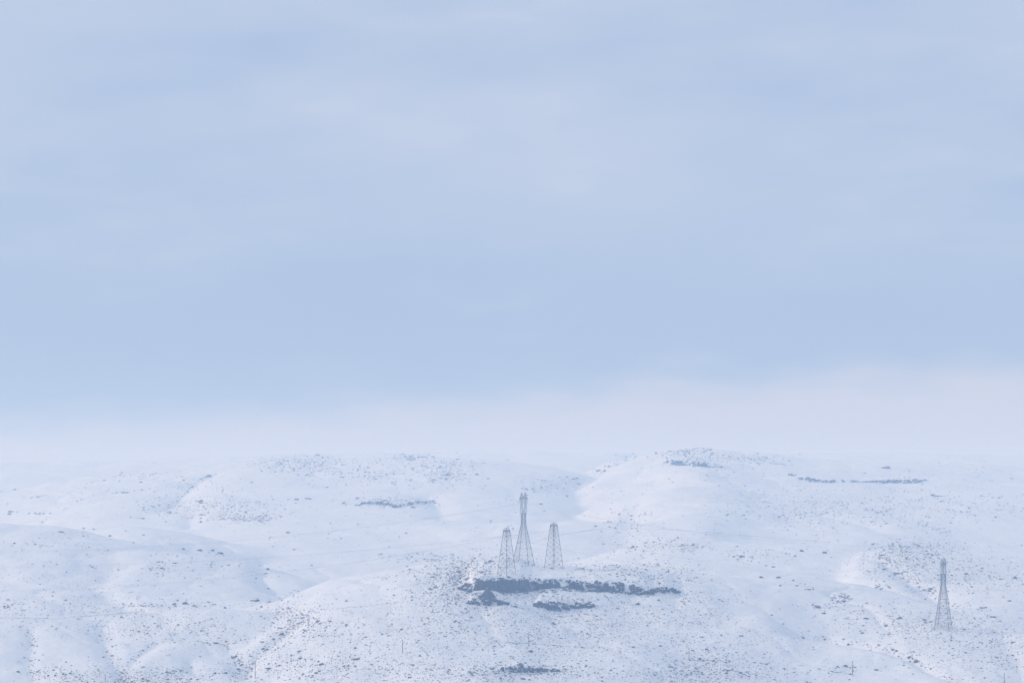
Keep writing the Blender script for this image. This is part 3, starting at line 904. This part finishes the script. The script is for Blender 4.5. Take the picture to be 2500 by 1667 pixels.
LEG_R, BR_R = 0.14, 0.055
def pylon(name, u, v, height, base, waist, waist_h, head_w, rz, label, levels, window=True, arm=9.0, neck=0.0, thick=1.0):
    """lattice tower: splayed legs to a waist, a forked head carrying a beam with two peaks"""
    p = hit(u, v)
    p.z = ground(p.x, p.y)
    root = empty(name, p, rz)
    bpy.context.view_layer.update()
    tag(root, label, 'pylon', 'lattice pylons on the hill')
    hw = waist_h * height
    def half(z): return (base + (waist - base) * min(1, z / hw)) * 0.5
    lr, br = LEG_R * thick, BR_R * thick
    sg = [(1, 1), (-1, 1), (-1, -1), (1, -1)]
    for sx, sy in sg:
        f = footing(root, sx * base / 2, sy * base / 2, ground)
        g = 0.0 if f > 0 else f
        dxf = (base - waist) / 2 / hw * (-f)
        part('leg', [((sx * (base / 2 + dxf), sy * (base / 2 + dxf), f - 0.4), (sx * waist / 2, sy * waist / 2, hw), lr)], root)
    zs = [hw * l for l in levels]
    for k in range(4):
        a = sg[k]; b = sg[(k + 1) % 4]
        bars = []
        for z0, z1 in zip(zs[:-1], zs[1:]):
            h0, h1 = half(z0), half(z1)
            A0 = (a[0] * h0, a[1] * h0, z0); B0 = (b[0] * h0, b[1] * h0, z0)
            A1 = (a[0] * h1, a[1] * h1, z1); B1 = (b[0] * h1, b[1] * h1, z1)
            bars += [(A0, B1, br), (B0, A1, br), (A1, B1, br)]
            if z1 - z0 > 4.5:                      # redundant members
                m0 = (Vector(A0) + Vector(B1)) * 0.5
                qa = (Vector(A0) + Vector(A1)) * 0.5; qb = (Vector(B0) + Vector(B1)) * 0.5
                ca = (Vector(A0) * 0.75 + Vector(B1) * 0.25); cb = (Vector(B0) * 0.75 + Vector(A1) * 0.25)
                bars += [(qa, ca, br * 0.7), (qb, cb, br * 0.7)]
        part('bracing', bars, root)
    hz = height
    hn = hw
    if neck:
        hn = neck * height
        bars = []
        w2 = waist * 0.5
        steps = 4
        for q in range(steps):
            z0, z1 = hw + (hn - hw) * q / steps, hw + (hn - hw) * (q + 1) / steps
            for k in range(4):
                a = sg[k]; b = sg[(k + 1) % 4]
                A0 = (a[0] * w2, a[1] * w2, z0); A1 = (a[0] * w2, a[1] * w2, z1)
                B0 = (b[0] * w2, b[1] * w2, z0); B1 = (b[0] * w2, b[1] * w2, z1)
                bars += [(A0, A1, lr), (A0, B1, br), (B0, A1, br), (A1, B1, br * 1.2)]
        for k in range(4):                        # belt under the fork
            a = sg[k]; b = sg[(k + 1) % 4]
            for zz in (hn, hn + 0.9):
                bars.append(((a[0] * w2 * 1.25, a[1] * w2 * 1.1, zz), (b[0] * w2 * 1.25, b[1] * w2 * 1.1, zz), br * 2.4))
        part('neck', bars, root)
    if window:
        beam = height * 0.905
        # two forked columns spreading along x (across the line), window between
        for sx in (1, -1):
            bars = []
            mid = hn + (beam - hn) * 0.42
            prev = None
            n = 5
            for i in range(n + 1):
                f = i / n
                z = hn + (beam - hn) * f
                xo = sx * (waist * 0.5 + (head_w - waist * 0.5) * min(1, f / 0.22)); xi = sx * (0.15 + (head_w - 1.6) * min(1, max(0, f - 0.03) / 0.30))
                ww = waist * 0.5 * (1.0 - 0.62 * min(1, f * 2.2))
                cur = [(xo, ww, z), (xo, -ww, z), (xi, ww, z), (xi, -ww, z)]
                if prev:
                    for q in range(4): bars.append((prev[q], cur[q], lr * 0.6))
                    bars += [(prev[0], cur[2], br * .8), (prev[1], cur[3], br * .8), (cur[0], cur[1], br * .8), (cur[2], cur[3], br * .8), (cur[0], cur[2], br * .8)]
                prev = cur
            part('fork_column', bars, root)
            # earth wire peak
            px_ = sx * (head_w - 0.8); b2 = []
            for ox, oy in ((1, .8), (-1, .8), (1, -.8), (-1, -.8)):
                b2.append(((px_ + ox * 0.8, oy * 1.0, beam + 1.2), (px_, 0, hz), lr * 0.8))
            for zf in (0.35, 0.65):
                q = [(px_ + ox * 0.8 * (1 - zf), oy * (1 - zf), beam + 1.2 + (hz - beam - 1.2) * zf) for ox, oy in ((1, .8), (-1, .8), (-1, -.8), (1, -.8))]
                for i in range(4): b2.append((q[i], q[(i + 1) % 4], br))
            part('peak', b2, root)
        za, zb = beam, beam + 1.5
    else:
        beam = height - 2.4
        za, zb = beam, beam + 1.4
        bars = []
        for sx, sy in sg:
            bars.append(((sx * waist / 2, sy * waist / 2, hw), (sx * waist * 0.45, sy * waist * 0.45, beam + 1.2), lr))
            bars.append(((sx * waist * 0.45, sy * waist * 0.45, beam + 1.2), (sx * waist * 0.33, sy * waist * 0.33, hz - 0.4), lr * 0.9))
            bars.append(((sx * waist * 0.33, sy * waist * 0.33, hz - 0.4), (0.3, 0, hz), lr * 0.8))
            bars.append(((sx * waist * 0.33, sy * waist * 0.33, hz - 0.4), (-sx * waist * 0.33, sy * waist * 0.33, hz - 0.4), br))
            bars.append(((sx * waist * 0.33, sy * waist * 0.33, hz - 0.4), (sx * waist * 0.22, -sy * waist * 0.33, hz - 0.4), br))
            bars.append(((sx * waist * 0.45, sy * waist * 0.45, beam + 1.2), (-sx * waist * 0.45, sy * waist * 0.45, beam + 1.2), br * 1.3))
            bars.append(((sx * waist * 0.45, sy * waist * 0.45, beam + 1.2), (sx * waist * 0.45, -sy * waist * 0.45, beam + 1.2), br * 1.3))
            # inner struts that close up under the head
            z0 = hw * levels[-3]
            h0 = half(z0)
            bars.append(((sx * h0 * 0.45, sy * h0 * 0.45, z0), (sx * 0.35, sy * 0.35, beam), lr * 0.7))
            bars.append(((sx * h0, sy * h0, z0), (sx * h0 * 0.45, sy * h0 * 0.45, z0), br))
        part('head', bars, root)
    # beam (crossarm) along x, tapering to its tips
    bars = []
    n = 8
    dep = waist * 0.36
    for i in range(n):
        f0, f1 = -1 + 2 * i / n, -1 + 2 * (i + 1) / n
        def sec(f):
            w = dep * (1 - 0.75 * abs(f) ** 1.5); tz = zb - (zb - za) * 0.55 * abs(f)
            return [(f * arm, w, za), (f * arm, -w, za), (f * arm, w * .7, tz), (f * arm, -w * .7, tz)]
        s0, s1 = sec(f0), sec(f1)
        for q in range(4): bars.append((s0[q], s1[q], br * 1.5))
        bars += [(s0[0], s1[2], br), (s0[1], s1[3], br), (s0[0], s1[1], br), (s0[2], s1[3], br), (s1[0], s1[1], br), (s1[2], s1[3], br), (s1[0], s1[2], br), (s1[1], s1[3], br)]
    part('crossarm', bars, root)
    il = 2.4
    tips = []
    for fx in (-0.92, 0.0, 0.92):
        insulator(root, (fx * arm, 0, za), il)
        tips.append(root.matrix_world @ Vector((fx * arm, 0, za - il)))
    peaks = [root.matrix_world @ Vector((sx * (head_w - 0.8 if window else 0), 0, hz)) for sx in ((1, -1) if window else (1,))]
    return root, tips, peaks

def px2m(px, u, v): return px * hit(u, v).y / FPX
hB = px2m(172, 1280, 1374); hA = px2m(112, 1238, 1400); hC = px2m(111, 1352, 1386); hD = px2m(174, 2303, 1538)
LV = [0.0, 0.20, 0.38, 0.54, 0.67, 0.78, 0.87, 0.94, 1.0]
TB = pylon('pylon', 1278, 1374, hB, px2m(41,1280,1374), px2m(9.0,1280,1374), 0.555, 3.9, math.radians(69), 'tallest lattice pylon with two pointed peaks on the knoll', LV, True, 7.0, 0.685)
TD = pylon('pylon', 2303, 1536, hD, px2m(37,2303,1538), px2m(10,2303,1538), 0.63, 4.2, math.radians(68), 'lone lattice pylon on the right hand snow slope', [0,.13,.25,.37,.48,.58,.67,.75,.82,.88,.94,1], True, 6.0, 0.75)
TA = pylon('pylon', 1237, 1400, hA, px2m(32,1238,1400), px2m(12,1238,1400), 0.90, 2.2, math.radians(44), 'shorter lattice pylon left of the tallest one, nearest the cliff', [0,.16,.31,.45,.57,.68,.79,.9,1], False, 2.7, 0.0, 0.82)
TC = pylon('pylon', 1352, 1386, hC, px2m(33,1352,1386), px2m(13,1352,1386), 0.90, 2.2, math.radians(40), 'shorter lattice pylon right of the tallest one', [0,.16,.31,.45,.57,.68,.79,.9,1], False, 2.7, 0.0, 0.82)

# ------------------------------------------------------------------ power cables
def cable(pts, r, label, group):
    V, F = [], []
    n = 4
    for i, p in enumerate(pts):
        for j in range(n):
            a = 6.283 * j / n + 0.78
            V.append((p.x, p.y + r * math.cos(a), p.z + r * math.sin(a)))
    for i in range(len(pts) - 1):
        for j in range(n):
            F.append((i * n + j, i * n + (j + 1) % n, (i + 1) * n + (j + 1) % n, (i + 1) * n + j))
    o = mesh_obj('power_cable', V, F, M_CABLE)
    tag(o, label, 'cable', group)
def span(p, u_end, v_mid, u_mid, dy, r, label, group, u_low=-100):
    """hanging curve from p to out of frame, passing (u_mid, v_mid); lowest near u_low"""
    xe = (u_end - UC) / FPX * (p.y + dy); ye = p.y + dy
    def yat(x): return p.y + dy * (x - p.x) / (xe - p.x)
    um = (u_mid - UC) / FPX
    xm = um * (p.y + dy * 0.5)
    for _ in range(20): xm = um * yat(xm)
    zmid = (VH - v_mid) / FPX * yat(xm)
    ul = (u_low - UC) / FPX; xl = ul * p.y
    for _ in range(20): xl = ul * yat(xl)
    a = (p.z - zmid) / ((p.x - xl) ** 2 - (xm - xl) ** 2)
    z0 = p.z - a * (p.x - xl) ** 2
    pts = []
    for k in range(61):
        x = p.x + (xe - p.x) * k / 60
        pts.append(Vector((x, yat(x), z0 + a * (x - xl) ** 2)))
    cable(pts, r, label, group)
CR = 0.021
for k, (t, vm) in enumerate(zip(sorted(TB[1], key=lambda q: q.y), (1350, 1347.5, 1345))):
    span(t, -1400, vm, 0, 60, CR, 'thin power cable hanging from the tallest pylon towards the left edge', 'cables left of the tallest pylon')
    span(t, 3900, 1330 + 2 * k, 2500, 60, CR * 0.8, 'thin power cable hanging from the tallest pylon towards the right edge', 'cables right of the tallest pylon', 2300)
for k, (t, vm) in enumerate(zip(sorted(TC[1], key=lambda q: q.y), (1386, 1384, 1382))):
    span(t, -1400, vm, 0, 40, CR, 'thin power cable from the right hand shorter pylon towards the left edge', 'cables left of the right shorter pylon')
    span(t, 3900, 1412 + 2 * k, 2200, 40, CR * 0.8, 'thin power cable from the right hand shorter pylon towards the right edge', 'cables right of the right shorter pylon', 2300)
for k, (t, vm) in enumerate(zip(sorted(TA[1], key=lambda q: q.y), (1444, 1442, 1439))):
    span(t, -1400, vm, 0, 10, CR, 'thin power cable from the left hand shorter pylon towards the left edge', 'cables left of the left shorter pylon')
    span(t, 3900, 1440 + 2 * k, 2200, 40, CR * 0.8, 'thin power cable from the left hand shorter pylon towards the right edge', 'cables right of the left shorter pylon', 2300)

# ------------------------------------------------------------------ utility poles
def lathe_pole(root, h, r0, r1):
    V, F = [], []
    n = 8
    for k, (z, r) in enumerate(((-0.6, r0), (h * 0.5, (r0 + r1) / 2), (h - 0.05, r1), (h, r1 * 0.6))):
        for j in range(n): V.append((r * math.cos(6.283 * j / n), r * math.sin(6.283 * j / n), z))
    for k in range(3):
        for j in range(n): F.append((k * n + j, k * n + (j + 1) % n, (k + 1) * n + (j + 1) % n, (k + 1) * n + j))
    F.append(tuple(3 * n + j for j in range(n)))
    return mesh_obj('shaft', V, F, M_WOOD, root)
POLES = [
 (257,1679,34,'utility pole at the bottom edge among the left gullies', 0.0),
 (623,1655,44,'utility pole beside the flat snow topped slab', 0.5),
 (983,1593,33,'utility pole on the left part of the knoll slope', 0.3),
 (1291,1577,34,'utility pole on the slope straight below the cliff ledge', -1.2),
 (1682,1611,32,'utility pole right of the knoll above the rocky corner', 0.4),
 (2081,1647,34,'utility pole on smooth snow at lower right', 0.4),
 (2452,1676,34,'utility pole at the right end of the bottom edge', 0.2),
]
for (u, v, hpx, label, lean) in POLES:
    p = hit(u, v)
    p.z = ground(p.x, p.y)
    h = hpx * p.y / FPX
    root = empty('utility_pole', p, math.radians(78))
    root.rotation_euler = (0, math.radians(lean), math.radians(78))
    tag(root, label, 'utility pole', 'utility poles across the lower slope')
    lathe_pole(root, h, 0.19, 0.13)
    part('crossarm', [((-0.85, 0.14, h - 0.5), (0.85, 0.14, h - 0.5), 0.07)], root, M_WOOD)
    for x in (-0.75, 0.0, 0.75):
        z = h - 0.43 if x else h
        part('insulator', [((x, 0.14 if x else 0, z), (x, 0.14 if x else 0, z + 0.25), 0.06)], root, M_GLASS)

# ------------------------------------------------------------------ haze
def haze():
    x0, x1, y0, y1, z0, z1 = -9300, 9300, -9300, 9300, -217.0, 95.0
    V = [(x0,y0,z0),(x1,y0,z0),(x1,y1,z0),(x0,y1,z0),(x0,y0,z1),(x1,y0,z1),(x1,y1,z1),(x0,y1,z1)]
    F = [(3,2,1,0),(4,5,6,7),(0,1,5,4),(1,2,6,5),(2,3,7,6),(3,0,4,7)]
    m = bpy.data.materials.new('winter_haze')
    m.use_nodes = True
    t = m.node_tree
    t.nodes.clear()
    o_ = t.nodes.new('ShaderNodeOutputMaterial')
    pv = t.nodes.new('ShaderNodeVolumePrincipled')
    pv.inputs['Color'].default_value = (0.465, 0.68, 1.0, 1)
    pv.inputs['Absorption Color'].default_value = (1, 1, 1, 1)
    pv.inputs['Density'].default_value = 3.05e-4
    pv.inputs['Anisotropy'].default_value = 0.0
    t.links.new(pv.outputs[0], o_.inputs['Volume'])
    o = mesh_obj('haze', V, F, m)
    tag(o, 'pale blue winter haze over the hills', 'haze', kind='stuff')
haze()
